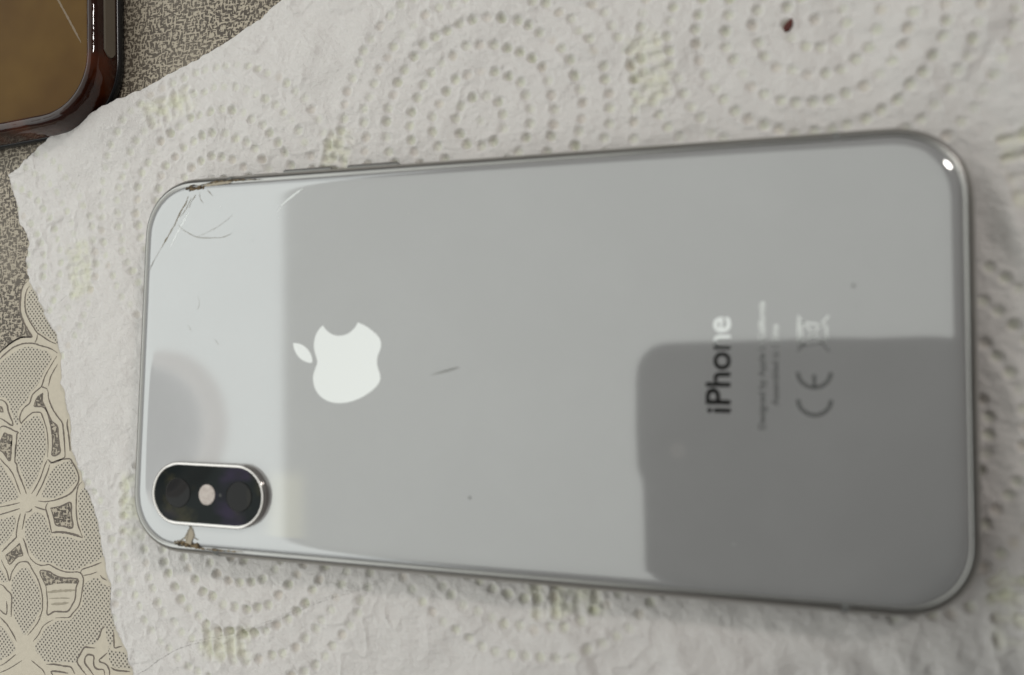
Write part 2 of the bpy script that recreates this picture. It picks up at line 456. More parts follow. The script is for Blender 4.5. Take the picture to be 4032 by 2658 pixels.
STROKES = [(0.35,[(-109.45,17.55),(-110.06,17.14),(-110.64,16.37),(-110.92,15.17),(-111.03,13.62),(-111.04,12.2),(-110.81,10.93),(-110.27,9.65),(-109.46,8.38),(-108.57,7.25),(-107.79,6.33),(-107.2,5.63),(-108.45,5.57),(-110.07,5.5),(-111.31,5.15),(-112.71,4.45),(-114.11,3.61),(-115.16,2.9),(-116.04,2.26)]),(0.29,[(-107.2,5.63),(-108.45,5.57),(-110.07,5.5),(-111.31,5.15),(-112.71,4.45),(-114.11,3.61),(-115.16,2.9),(-116.04,2.26),(-118.13,0.63),(-122.95,-4.82)]),(0.29,[(-108.67,16.61),(-109.34,15.85),(-109.7,14.58),(-109.73,13.17),(-109.56,11.76),(-109.06,10.48),(-108.25,9.21),(-107.18,7.94),(-106.21,6.81),(-105.64,6.25),(-105.46,6.25),(-103.26,5.13),(-102.0,4.57),(-100.56,4.09)]),(0.29,[(-116.97,-0.08),(-115.93,0.78),(-114.89,1.63),(-113.67,2.48),(-112.27,3.33),(-110.68,3.89),(-108.9,4.24),(-106.57,4.16),(-104.58,3.67),(-102.61,3.26),(-101.18,2.77),(-100.08,2.09)]),(0.17,[(-105.81,6.11),(-105.92,5.14),(-106.4,4.3)]),(0.23,[(-100.22,1.47),(-101.5,-0.26),(-103.1,-2.73),(-103.84,-4.76),(-104.08,-5.11),(-105.35,-6.02),(-106.35,-6.87),(-106.72,-7.98),(-107.12,-8.75),(-108.31,-9.54),(-109.13,-10.66),(-109.48,-12.06),(-108.96,-13.01),(-108.64,-12.59),(-107.46,-11.59),(-106.1,-10.66),(-105.05,-10.5),(-103.81,-10.54),(-103.23,-11.35),(-102.42,-12.97),(-101.79,-14.59),(-101.35,-17.3),(-101.35,-19.86)]),(0.17,[(-99.85,-0.17),(-100.89,-1.69),(-101.67,-3.08),(-102.07,-5.01)]),(0.29,[(-102.48,-5.43),(-102.08,-6.11),(-101.92,-7.2),(-101.31,-8.56),(-100.34,-10.05),(-99.04,-11.38),(-97.84,-12.57),(-97.49,-14.05),(-97.1,-16.07),(-96.8,-18.22),(-96.72,-19.43)]),(0.29,[(-96.44,-11.72),(-96.53,-12.94),(-96.08,-14.68),(-95.69,-16.69),(-95.41,-18.43)]),(0.29,[(-104.0,-5.04),(-102.39,-5.43)]),(0.29,[(-103.47,-6.41),(-103.46,-7.92),(-102.66,-9.28),(-101.69,-10.76),(-100.72,-12.24),(-99.18,-13.22),(-98.82,-14.77),(-98.43,-16.92),(-98.05,-18.8),(-100.08,-19.42),(-100.13,-17.26),(-100.47,-14.82),(-101.03,-12.79),(-102.26,-10.09),(-103.36,-9.29),(-105.39,-9.27),(-105.67,-9.13),(-105.31,-7.96),(-104.74,-7.12),(-103.47,-6.41)]),(0.29,[(-115.65,-8.09),(-114.74,-8.07),(-113.8,-8.47),(-113.11,-9.22),(-112.75,-10.47),(-111.93,-11.85),(-111.42,-12.67),(-111.27,-13.5),(-112.19,-13.24),(-113.5,-12.58),(-115.01,-11.99)]),(0.29,[(-115.18,-14.58),(-114.51,-13.87),(-113.61,-13.7),(-112.13,-14.08),(-110.83,-14.59),(-109.64,-14.9),(-109.97,-15.26),(-110.02,-17.19),(-110.08,-20.2)]),(0.29,[(-110.26,-17.54),(-110.09,-21.26),(-109.62,-21.65),(-109.25,-23.01),(-108.34,-24.61),(-107.13,-26.61),(-106.52,-27.8)]),(0.29,[(-114.63,-17.22),(-113.99,-16.01),(-113.41,-15.16),(-112.39,-15.54),(-111.38,-15.72),(-111.35,-17.93),(-111.4,-16.75),(-111.46,-20.97),(-112.79,-19.99),(-113.76,-19.19),(-114.51,-18.87),(-115.65,-18.29),(-115.72,-17.25),(-114.63,-17.22)]),(0.23,[(-115.55,-9.56),(-114.63,-9.61),(-114.19,-10.65),(-114.74,-10.66),(-115.5,-10.26)]),(0.29,[(-99.8,-30.34),(-97.16,-29.85),(-94.67,-28.97),(-94.26,-31.41),(-93.84,-34.04),(-96.05,-33.92),(-98.11,-33.78),(-98.9,-32.23),(-99.8,-30.34)]),(0.23,[(-107.66,-38.19),(-107.13,-39.44),(-106.6,-40.68),(-107.91,-40.98),(-108.91,-41.87),(-110.09,-42.84),(-110.68,-42.01),(-111.2,-41.09),(-109.75,-40.03),(-107.66,-38.19)]),(0.29,[(-99.93,-46.63),(-101.77,-43.66),(-99.37,-43.46),(-97.79,-44.07),(-95.55,-44.41),(-91.76,-44.42),(-92.09,-45.96),(-92.27,-48.46),(-92.87,-49.56),(-94.11,-51.12),(-97.31,-51.42),(-99.22,-52.26),(-99.38,-49.77),(-99.93,-46.63)]),(0.23,[(-114.38,-20.6),(-113.04,-21.66),(-111.71,-22.57),(-110.35,-24.02),(-109.33,-25.76),(-108.11,-27.89)]),(0.23,[(-101.24,-20.28),(-102.01,-21.73),(-102.75,-23.8),(-103.83,-25.89),(-105.11,-27.73)]),(0.23,[(-100.64,-21.4),(-101.07,-22.78),(-101.68,-24.16),(-102.44,-25.82),(-103.85,-28.2)]),(0.35,[(-101.06,-20.34),(-100.15,-20.98),(-98.45,-20.5),(-96.78,-19.76),(-96.64,-19.35)]),(0.29,[(-100.49,-21.13),(-98.97,-20.52),(-97.1,-20.11),(-95.4,-19.97),(-94.68,-20.61),(-93.57,-22.04),(-92.8,-23.61),(-92.9,-24.68),(-93.67,-25.92),(-94.95,-27.18),(-96.94,-28.09),(-99.12,-28.75),(-101.35,-29.14),(-103.27,-29.12)]),(0.23,[(-91.98,-24.57),(-92.85,-25.48),(-93.18,-27.09),(-93.16,-28.69),(-93.04,-30.67),(-92.55,-33.03),(-91.79,-34.56),(-91.04,-35.83)]),(0.29,[(-100.64,-29.37),(-101.1,-30.21),(-100.87,-31.14),(-100.06,-32.97),(-99.2,-35.46)]),(0.23,[(-104.06,-30.31),(-102.64,-30.64),(-101.06,-30.88)]),(0.23,[(-106.44,-31.61),(-105.39,-31.47),(-104.73,-30.83)]),(0.23,[(-113.99,-31.02),(-111.5,-30.54),(-108.16,-29.73)]),(0.23,[(-113.87,-32.67),(-111.05,-31.88),(-108.08,-30.95)]),(0.23,[(-107.83,-31.96),(-108.33,-33.62),(-108.63,-35.68),(-108.72,-37.05)]),(0.23,[(-106.51,-31.88),(-106.83,-33.53),(-107.15,-35.31)]),(0.46,[(-99.2,-35.45),(-97.5,-35.2),(-95.8,-35.18),(-94.1,-35.31),(-92.73,-35.55),(-91.12,-35.9)]),(0.29,[(-108.67,-36.43),(-108.54,-36.96),(-109.89,-38.14),(-111.23,-39.33),(-112.33,-40.36)]),(0.29,[(-106.76,-37.11),(-106.07,-38.28),(-105.54,-39.45),(-105.13,-40.37)]),(0.23,[(-105.13,-40.37),(-104.37,-41.25),(-102.92,-42.08),(-101.34,-42.36),(-99.46,-42.01),(-98.76,-42.22),(-97.01,-42.81),(-95.29,-43.13),(-93.61,-43.13),(-91.94,-42.93),(-90.92,-43.24),(-90.36,-44.24),(-90.43,-45.68),(-90.77,-48.32),(-91.34,-49.94),(-92.59,-51.23),(-93.54,-52.24),(-95.54,-52.5),(-97.05,-52.71)]),(0.23,[(-91.26,-43.13),(-90.97,-42.46),(-89.83,-41.97),(-87.88,-41.3),(-85.96,-40.49)]),(0.17,[(-90.4,-43.52),(-88.6,-43.11),(-86.99,-42.53)]),(0.23,[(-86.13,-43.11),(-85.61,-43.58),(-84.44,-44.0)]),(0.23,[(-112.39,-42.0),(-111.68,-43.17),(-110.69,-44.45),(-109.85,-46.27),(-109.43,-44.62),(-108.79,-43.62),(-107.64,-42.31),(-105.73,-41.89),(-104.83,-42.23),(-103.69,-43.61),(-102.37,-45.11),(-101.38,-46.89),(-100.84,-48.57),(-100.62,-50.54),(-100.7,-51.88),(-101.49,-53.01)]),(0.23,[(-112.46,-47.17),(-111.55,-47.37),(-110.42,-48.22),(-109.11,-49.18),(-108.96,-51.32),(-108.88,-53.6)]),(0.23,[(-112.08,-52.42),(-110.96,-53.12),(-110.23,-53.32),(-110.14,-52.1),(-110.35,-50.5)]),(0.23,[(-111.97,-53.99),(-110.21,-55.09),(-109.07,-56.13),(-107.92,-57.38),(-107.09,-58.55)]),(0.17,[(-100.71,-51.43),(-100.93,-52.58),(-101.71,-54.13),(-102.81,-55.49),(-104.19,-57.0)]),(0.17,[(-97.66,-53.17),(-99.08,-53.87),(-100.33,-54.9),(-101.26,-56.47),(-102.63,-58.08)]),(0.23,[(-111.25,-64.05),(-109.49,-63.04),(-107.05,-61.17)]),(0.17,[(-111.15,-65.41),(-108.5,-64.19),(-105.33,-62.23)]),(0.17,[(-102.82,-61.95),(-100.98,-62.87),(-99.61,-63.61),(-98.96,-64.49)]),(0.29,[(-98.82,-62.29),(-96.5,-62.03),(-94.33,-62.11),(-92.47,-62.12),(-91.39,-63.33)]),(0.35,[(-96.94,-64.25),(-97.56,-63.6),(-95.69,-63.38),(-93.1,-63.42)]),(0.29,[(-84.4,-53.19),(-85.07,-53.7),(-85.55,-55.07),(-86.05,-56.11)]),(0.29,[(-86.51,-57.7),(-87.91,-57.74),(-89.18,-57.77),(-89.97,-58.85),(-90.61,-59.92),(-90.98,-60.84),(-89.91,-62.05),(-88.42,-63.25)]),(0.29,[(-83.42,-58.24),(-84.47,-59.13),(-85.4,-59.89),(-85.24,-60.25),(-84.12,-60.4),(-83.26,-60.85),(-82.81,-61.56),(-82.61,-62.57)]),(0.29,[(-86.61,-63.04),(-87.95,-61.82),(-88.99,-60.84),(-88.92,-59.73),(-88.39,-59.17),(-86.84,-59.28),(-86.78,-60.26),(-86.58,-61.23),(-85.85,-61.75),(-84.18,-61.72),(-83.85,-62.72)]),(0.29,[(-82.14,-54.06),(-81.99,-55.36),(-81.76,-57.08),(-80.87,-56.87),(-79.93,-56.61)]),(0.29,[(-82.43,-60.97),(-81.3,-61.39),(-79.39,-61.38),(-77.63,-61.29)])]
BARS = [(0.5,[(-99.77,-47.75),(-96.73,-47.22),(-92.21,-46.62)]),(0.22,[(-99.01,-48.94),(-96.64,-48.66),(-93.61,-48.38)]),(0.45,[(-98.42,-50.01),(-96.23,-49.77),(-93.89,-49.33)])]
TOWEL_TOP = [(-114.85,41.24),(-113.2,42.12),(-111.46,42.98),(-108.83,44.97),(-104.98,47.33),(-100.68,49.03),(-96.47,50.16),(-92.17,51.31),(-87.71,53.08),(-84.27,54.52),(-81.04,55.92),(-74.55,59.0),(-68.8,61.24),(-62.31,63.76),(-57.05,66.31),(-51.29,69.25),(-46.5,72.25)]
TOWEL_LEFT = [(-115.27,41.36),(-114.51,38.83),(-112.65,34.78),(-112.53,33.1),(-111.47,30.25),(-109.47,27.93),(-108.89,25.75),(-109.68,22.84),(-108.87,19.34),(-107.35,16.55),(-104.96,13.22),(-103.37,11.02),(-103.52,10.21),(-100.11,6.39),(-99.16,3.17),(-98.54,-0.04),(-98.04,-2.7),(-98.23,-3.92),(-97.07,-5.18),(-96.09,-9.03),(-95.02,-12.17),(-94.36,-17.39),(-93.95,-18.58),(-91.64,-22.9),(-89.6,-26.32),(-88.78,-28.02),(-87.57,-29.95),(-85.98,-33.88),(-85.33,-37.29),(-84.05,-41.79),(-82.72,-45.05),(-82.3,-50.12),(-81.2,-52.85),(-79.64,-54.92),(-77.79,-56.94),(-76.97,-59.6),(-76.25,-61.43),(-75.36,-64.34)]
CRACKS = [(0.16,[(-60.68,31.46),(-61.16,30.1),(-62.02,28.9),(-62.86,27.39),(-63.53,26.03),(-64.39,24.67),(-65.42,23.16),(-66.54,21.49)]),(0.12,[(-59.93,31.11),(-60.6,29.76),(-61.28,28.71),(-62.32,27.52)]),(0.1,[(-66.54,21.49),(-67.49,19.97),(-68.53,18.44),(-69.23,17.37)]),(0.14,[(-62.8,26.15),(-61.65,25.17),(-60.15,24.33),(-58.12,23.48),(-56.13,23.32),(-53.81,23.23),(-52.05,23.39),(-50.5,24.08)]),(0.1,[(-63.36,26.33),(-64.04,25.12),(-64.73,24.22)])]
SCRATCH = [(0.35,[(-40.56,28.55),(-38.76,29.79),(-37.45,30.68),(-36.15,31.42)]),(0.12,[(-41.19,27.39),(-40.22,28.68)])]
CRACKS2 = [(0.25,[(-57.11,-29.88),(-57.76,-31.09),(-58.59,-32.17),(-59.62,-32.83),(-60.85,-33.21)]),(0.22,[(-56.93,-29.86),(-56.44,-30.85),(-56.32,-31.57),(-56.81,-32.48),(-56.95,-33.08)]),(0.16,[(-56.31,-31.87),(-55.41,-32.24)]),(0.2,[(-57.59,-30.93),(-57.8,-31.97),(-57.94,-32.71)])]
CHIP = [(-57.02,-29.87),(-57.66,-31.16),(-58.32,-32.15),(-58.02,-32.93),(-56.95,-33.15),(-56.64,-32.33),(-56.48,-31.15)]
DIRT = [[(-60.94,33.03),(-60.03,33.13),(-58.93,32.91),(-58.03,33.01),(-60.37,32.53),(-60.9,32.25),(-59.46,32.63)],[(-60.32,-33.1),(-59.62,-32.83),(-58.72,-33.13),(-57.83,-33.21),(-56.77,-33.28),(-55.71,-33.42)],[(-54.48,-29.78),(-47.59,-29.76),(-57.1,-30.02)]]
SMUDGE = [[(-10.28,-1.71),(-7.56,-1.05),(-5.31,-0.4)],[(55.27,11.81)],[(64.56,-20.17),(64.39,-20.6)],[(36.35,-26.53)],[(-3.09,-21.77)]]
SLAB = [(-34.84,-62.81),(-35.72,-52.8),(-36.45,-37.09),(-36.94,-29.54),(-37.79,-26.94),(-38.91,-24.41),(-39.68,-13.04),(-40.01,3.5),(-39.47,8.5),(-37.73,11.81),(-34.28,14.63),(-29.88,15.64),(-22.99,15.65),(8.59,15.4),(21.41,15.52),(31.51,14.92),(45.45,14.95),(54.4,14.34)]
BUMP_X, BUMP_Y = -90.20, 52.20

# ------------------------------------------------------------------ tablecloth
cloth = empty("tablecloth", "taupe woven-look tablecloth printed with cream lace flowers, under the white paper", "tablecloth")
xs = [-400, 400]
v = [(-400, -400, 0), (400, -400, 0), (400, 400, 0), (-400, 400, 0)]
v += [(x, y, -0.8) for x, y, _ in v]
link_mesh("woven_sheet", v, [(0, 1, 2, 3), (7, 6, 5, 4), (0, 4, 5, 1), (1, 5, 6, 2), (2, 6, 7, 3), (3, 7, 4, 0)], M_WEAVE, cloth)
flat_shape("lace_ground", CREAM, 0.02, M_CREAM, cloth)
# the lace motif goes on beyond the left edge of the picture
edge_x = min(p[0] for p in CREAM) + 1.5
more = [(edge_x, -80), (edge_x, 3), (edge_x - 9, 9), (edge_x - 22, 10), (edge_x - 30, 3), (edge_x - 37, -3), (edge_x - 46, -1), (edge_x - 60, -6), (edge_x - 68, -20), (edge_x - 66, -45), (edge_x - 70, -80)]
flat_shape("lace_ground", smooth_line(more, 1.0, True), 0.018, M_CREAM, cloth)
for k in (3, 4, 6, 7, 9):
    for ox in (-36, -66):
        flat_shape("dotted_petal", [(p[0] + ox, p[1] - 4) for p in smooth_line(PETALS[k], 0.6, True)], 0.04, M_DOTS, cloth)
for pts in PETALS:
    flat_shape("dotted_petal", smooth_line(pts, 0.6, True), 0.04, M_DOTS, cloth)
for pts in WOVEN:
    flat_shape("woven_patch", pts, 0.06, M_WEAVE, cloth)
ribbon("outline_print", STROKES, 0.08, M_LINE, cloth, jitter=0.3)
ribbon("bar_print", BARS, 0.07, M_BAR, cloth)


# ------------------------------------------------------------------ paper towel
class Noise2:
    def __init__(self, seed, n=256):
        r = np.random.RandomState(seed)
        self.g = r.rand(n, n)
        self.n = n

    def __call__(self, x, y):
        xi, yi = np.floor(x).astype(int), np.floor(y).astype(int)
        fx, fy = x - xi, y - yi
        fx = fx * fx * (3 - 2 * fx)
        fy = fy * fy * (3 - 2 * fy)
        n, g_ = self.n, self.g
        a = g_[xi % n, yi % n]
        b = g_[(xi + 1) % n, yi % n]
        c = g_[xi % n, (yi + 1) % n]
        d_ = g_[(xi + 1) % n, (yi + 1) % n]
        return (a * (1 - fx) + b * fx) * (1 - fy) + (c * (1 - fx) + d_ * fx) * fy - 0.5


def fbm(x, y, scale, seed, octv=3):
    o, amp, tot = 0, 1.0, 0
    for k in range(octv):
        o = o + Noise2(seed + k)(x / scale * 2 ** k + 17.3 * k, y / scale * 2 ** k - 9.1 * k) * amp
        tot += amp
        amp *= 0.5
    return o / tot


def arc_resample(pts, step):
    p = np.array(smooth_line(pts, 0.15))
    s = np.r_[0, np.cumsum(np.linalg.norm(np.diff(p, axis=0), axis=1))]
    n = int(s[-1] / step) + 1
    t = np.linspace(0, s[-1], n)
    return np.c_[np.interp(t, s, p[:, 0]), np.interp(t, s, p[:, 1])]


STEP = 0.27
side_a = arc_resample(TOWEL_TOP + [(TOWEL_TOP[-1][0] + 28, TOWEL_TOP[-1][1] + 14), (TOWEL_TOP[-1][0] + 150, TOWEL_TOP[-1][1] + 62)], STEP)
side_b = arc_resample(TOWEL_LEFT + [(TOWEL_LEFT[-1][0] + 9, TOWEL_LEFT[-1][1] - 34), (TOWEL_LEFT[-1][0] + 24, TOWEL_LEFT[-1][1] - 100)], STEP)


def fray(p, seed):
    """torn, slightly ragged edge"""
    n = len(p)
    i = np.arange(n)
    w = fbm(i * STEP, i * 0.0, 1.6, seed, 3) * 0.55 + fbm(i * STEP, i * 0.0 + 5, 0.7, seed + 9, 2) * 0.22
    t = np.gradient(p, axis=0)
    t /= np.linalg.norm(t, axis=1)[:, None]
    fade = np.minimum(1, i / 8.0)
    return p + np.c_[-t[:, 1], t[:, 0]] * (w * fade)[:, None]


ea, eb = fray(side_a, 31), fray(side_b, 47)
na, nb = len(ea), len(eb)
# edge raggedness dies out towards the inside of the sheet
ka = np.clip(1 - np.arange(nb) / 9.0, 0, 1)
kb = np.clip(1 - np.arange(na) / 9.0, 0, 1)
sa, sb = side_a - side_a[0], side_b - side_b[0]
fa, fb = ea - side_a, eb - side_b
X = side_a[0][0] + sa[:, 0][:, None] + sb[:, 0][None, :] + fa[:, 0][:, None] * ka[None, :] + fb[:, 0][None, :] * kb[:, None]
Y = side_a[0][1] + sa[:, 1][:, None] + sb[:, 1][None, :] + fa[:, 1][:, None] * ka[None, :] + fb[:, 1][None, :] * kb[:, None]

# how far a point lies outside the phone lying on the sheet
dx = np.maximum(np.abs(X) - 70.0, 0)
dy = np.maximum(np.abs(Y) - 33.5, 0)
far = np.clip(np.hypot(dx, dy) / 16.0, 0, 1)
far = far * far * (3 - 2 * far)

wx = X + fbm(X, Y, 9, 3) * 2.2
wy = Y + fbm(X, Y, 9, 8) * 2.2
edge_d = np.minimum(np.arange(nb)[None, :], np.arange(na)[:, None]) * STEP
calm = np.clip(edge_d / 16.0, 0, 1)
calm = 0.25 + 0.75 * calm * calm * (3 - 2 * calm)
Z = 1.15 + 0.75 * far * (calm - 0.25) + fbm(X, Y, 26, 60, 3) * (0.25 + 2.4 * far * calm) + fbm(wx, wy, 7, 70, 2) * (0.25 + 0.9 * far * calm)
Z += 3.4 * far * (X > 40) * fbm(X * 1.6 + Y * .5, Y * 0.7, 9, 77, 2) * np.clip((X - 40) / 30, 0, 1)
# folds: (x0, y0, x1, y1, height, width)
FOLDS = [(8, -37, 22, -62, 0.8, 1.6), (27, -36, 34, -64, 0.6, 2.0), (73, 34, 84, 6, 1.5, 1.8), (76, 42, 94, 20, 1.4, 2.0), (74, 4, 83, -18, 1.2, 1.8),
         (66, 60, 96, 44, 0.9, 3.0), (44, -40, 70, -52, 0.7, 2.4), (-40, -38, -20, -46, 0.4, 1.5), (20, 37, 34, 40, 0.5, 1.2),
         (30, 70, 48, 52, 0.35, 2.0), (74, -20, 84, -46, 1.3, 2.2), (58, -38, 78, -60, 1.2, 2.2)]
for x0, y0, x1, y1, hh, ww in FOLDS:
    L2 = (x1 - x0) ** 2 + (y1 - y0) ** 2
    t = np.clip(((wx - x0) * (x1 - x0) + (wy - y0) * (y1 - y0)) / L2, 0, 1)
    dd = np.hypot(wx - x0 - t * (x1 - x0), wy - y0 - t * (y1 - y0))
    Z += hh * np.exp(-(dd / ww) ** 2) * np.sin(np.pi * np.clip(t, .06, .94)) * (0.35 + 0.65 * far)
# edge leaning against the brown case
bump_ = 2.8 * np.exp(-(((X - BUMP_X) / 13.0) ** 2 + ((Y - BUMP_Y) / 8.5) ** 2))
Z += bump_

tint = np.zeros(X.shape + (3,))
# embossed rosettes: rings of pressed dots
V1, V2 = np.array((56.3, 11.8)), np.array((-9.3, 64.8))
C1 = np.array((-5.2, 44.0))
jx = wx * 0.35 + X * 0.65
jy = wy * 0.35 + Y * 0.65
press = np.zeros(X.shape)
for iu in range(-3, 4):
    for iv in range(-3, 3):
        c = C1 + iu * V1 + iv * V2
        if not (-150 < c[0] < 130 and -110 < c[1] < 120):
            continue
        rx, ry = jx - c[0], jy - c[1]
        r = np.hypot(rx, ry)
        msk = r < 32.0
        if not msk.any():
            continue
        rr, th = r[msk], np.arctan2(ry[msk], rx[msk])
        acc = np.zeros(rr.shape)
        tn = np.zeros(rr.shape + (3,))
        for k in range(0, 7):
            rad = 4.62 * k
            N = 1 if k == 0 else int(round(2 * math.pi * rad / 2.62))
            ph = nrs.rand() * 6.28
            a = (th - ph) / (2 * math.pi / N)
            idx = np.round(a).astype(int)
            dth = (a - idx) * (2 * math.pi / N)
            jr = (nrs.rand(N) - .5) * 0.7
            jt = (nrs.rand(N) - .5) * 0.5
            dep = 0.45 + nrs.rand(N) * 0.65
            dep[nrs.rand(N) < 0.06] *= 0.3
            ii = idx % N
            if k == 0:
                dpit = rr
            else:
                dpit = np.hypot(rr - rad - jr[ii], dth * rr - jt[ii])
            if k >= 5:
                dep *= 0.7
            acc += -0.78 * dep[ii] * np.exp(-(dpit / 0.84) ** 5) + 0.24 * dep[ii] * np.exp(-((dpit - 1.2) / 0.40) ** 2)
            if k:
                acc += -0.30 * np.exp(-((rr - rad) / 1.0) ** 2) * (0.5 if k >= 5 else 1)
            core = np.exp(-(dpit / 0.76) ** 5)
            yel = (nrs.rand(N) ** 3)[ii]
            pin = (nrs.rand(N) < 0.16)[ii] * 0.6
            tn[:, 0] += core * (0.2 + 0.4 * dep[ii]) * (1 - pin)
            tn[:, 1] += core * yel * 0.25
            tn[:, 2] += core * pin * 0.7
        fade = np.clip((31.8 - rr) / 2.5, 0, 1)
        acc *= fade
        tn *= fade[:, None]
        press[msk] += acc
        tint[msk] += tn
# pressed word marks between the rosettes, filled with pale yellow glue (too soft to read)
WORDS = [(24.5, 50.5, 100, 12, 5.2), (-72.5, 52.5, 20, 11, 4.6), (-34.0, 39.5, 75, 9, 4.0), (-54.5, -53.0, 8, 11, 4.6),
         (11.5, -38.5, 8, 13, 5.2), (-77.5, -28.5, 95, 12, 5.0), (-94.0, 19.5, 100, 11, 4.8), (77.0, -34.0, 95, 12, 5.0), (80, 30, 100, 12, 5.0)]
for wxc, wyc, ang, ln, hg in WORDS:
    ca, sa_ = math.cos(math.radians(ang)), math.sin(math.radians(ang))
    u = (jx - wxc) * ca + (jy - wyc) * sa_
    w = -(jx - wxc) * sa_ + (jy - wyc) * ca
    n_ = 4
    for k in range(n_):
        u0 = -ln / 2 + ln * (k + .5) / n_
        kind = nrs.randint(3)
        for (a0, b0, a1, b1) in ([(-.6, -.5, -.6, .5), (-.6, .5, .6, .2), (-.6, -.5, .5, -.5)], [(0, -.5, 0, .5), (-.7, .5, .7, .5)], [(-.6, -.4, .2, .5), (.2, .5, .7, -.5), (-.3, -.1, .4, -.1)])[kind]:
            x0, y0, x1, y1 = u0 + a0, b0 * hg, u0 + a1, b1 * hg
            L2 = (x1 - x0) ** 2 + (y1 - y0) ** 2
            t = np.clip(((u - x0) * (x1 - x0) + (w - y0) * (y1 - y0)) / L2, 0, 1)
            dd = np.hypot(u - x0 - t * (x1 - x0), w - y0 - t * (y1 - y0))
            core = np.exp(-(dd / 0.6) ** 4)
            press += -0.36 * core + 0.16 * np.exp(-((dd - 1.05) / 0.45) ** 2)
            tint[..., 1] += core * 0.12
    halo = np.exp(-((np.maximum(np.abs(u) - ln * .45, 0)) ** 2 + (np.maximum(np.abs(w) - hg * .4, 0)) ** 2) / 1.2)
    tint[..., 1] += halo * np.clip(0.20 + 0.9 * fbm(X, Y, 2.0, 150, 2), 0, .7)
soft = 0.75 + 0.5 * fbm(X, Y, 20, 90, 2)
# the left end of the sheet is pressed flatter
flat_l = np.clip((X + 118) / 55.0, 0.35, 1)
Z += press * soft * flat_l
crease = np.clip(1 - np.abs(fbm(wx, wy, 5.5, 130, 2)) * 9, 0, 1) ** 2 * np.clip(fbm(X, Y, 14, 140, 2) * 4 + .5, 0, 1)
Z += 0.30 * crease * (0.3 + 0.7 * far)
Z += fbm(X, Y, 3.0, 95, 2) * 0.40 + fbm(X * .8 + Y * .3, Y * 1.25, 1.5, 100, 2) * 0.28 + fbm(X * .8 + Y * .3, Y * 1.3, 0.7, 110, 2) * 0.12
# nothing pokes through the phone above or the cloth below
under = (dx + dy) <= 1.2
Z = np.where(under, np.minimum(Z, 1.62), Z)
Z = np.maximum(Z, 0.16 + 0.05 * fbm(X, Y, 2, 120, 1))
tint = np.clip(tint, 0, 1)

keep_v = (X > -126) & (X < 108) & (Y > -88) & (Y < 92)
inner = (np.abs(X) < 64) & (np.abs(Y) < 27)          # flat patch hidden under the phone, coarser
idx = np.full(X.shape, -1)
cell = keep_v[:-1, :-1] & keep_v[1:, :-1] & keep_v[:-1, 1:] & keep_v[1:, 1:]
cell &= ~(inner[:-1, :-1] & inner[1:, 1:])
use = np.zeros(X.shape, bool)
use[:-1, :-1] |= cell
use[1:, :-1] |= cell
use[:-1, 1:] |= cell
use[1:, 1:] |= cell
idx[use] = np.arange(use.sum())
vt = np.c_[X[use], Y[use], Z[use]] * MM
q = np.c_[idx[:-1, :-1][cell], idx[:-1, 1:][cell], idx[1:, 1:][cell], idx[1:, :-1][cell]]
tn_used = tint[use]
# thickness of the sheet along the torn edges
skirt_v, skirt_f = [], []
base_n = len(vt)
for line in ([(i, 0) for i in range(na)], [(0, j) for j in range(nb)]):
    prev = None
    for (i, j) in line:
        if idx[i, j] < 0:
            prev = None
            continue
        skirt_v.append((X[i, j] * MM, Y[i, j] * MM, (Z[i, j] - 0.25) * MM))
        cur = (idx[i, j], base_n + len(skirt_v) - 1)
        if prev:
            skirt_f.append((prev[0], cur[0], cur[1], prev[1]))
        prev = cur
vt = np.r_[vt, np.array(skirt_v)]
q = np.r_[q, np.array(skirt_f)]
# closing sheet under the phone
b0 = len(vt)
vt = np.r_[vt, np.array([(-66, -29, .9), (66, -29, .9), (66, 29, .9), (-66, 29, .9)]) * MM]
q = np.r_[q, np.array([(b0, b0 + 1, b0 + 2, b0 + 3)])]
tn_all = np.zeros((len(vt), 4), np.float32)
tn_all[:len(tn_used), :3] = tn_used
tn_all[:, 3] = 1
me = bpy.data.meshes.new("paper_towel")
me.vertices.add(len(vt))
me.vertices.foreach_set("co", vt.astype(np.float32).ravel())
me.loops.add(len(q) * 4)
me.loops.foreach_set("vertex_index", q.astype(np.int32).ravel())
me.polygons.add(len(q))
me.polygons.foreach_set("loop_start", np.arange(0, len(q) * 4, 4, dtype=np.int32))
me.update(calc_edges=True)
me.polygons.foreach_set("use_smooth", np.ones(len(q), bool))
ca_ = me.color_attributes.new("tint", 'FLOAT_COLOR', 'POINT')
ca_.data.foreach_set("color", tn_all.ravel())
me.materials.append(M_TOWEL)
towel = bpy.data.objects.new("paper_towel", me)
COL.objects.link(towel)
towel["label"] = "crumpled white paper towel embossed with rings of dots, spread beneath the white phone"
towel["category"] = "paper towel"

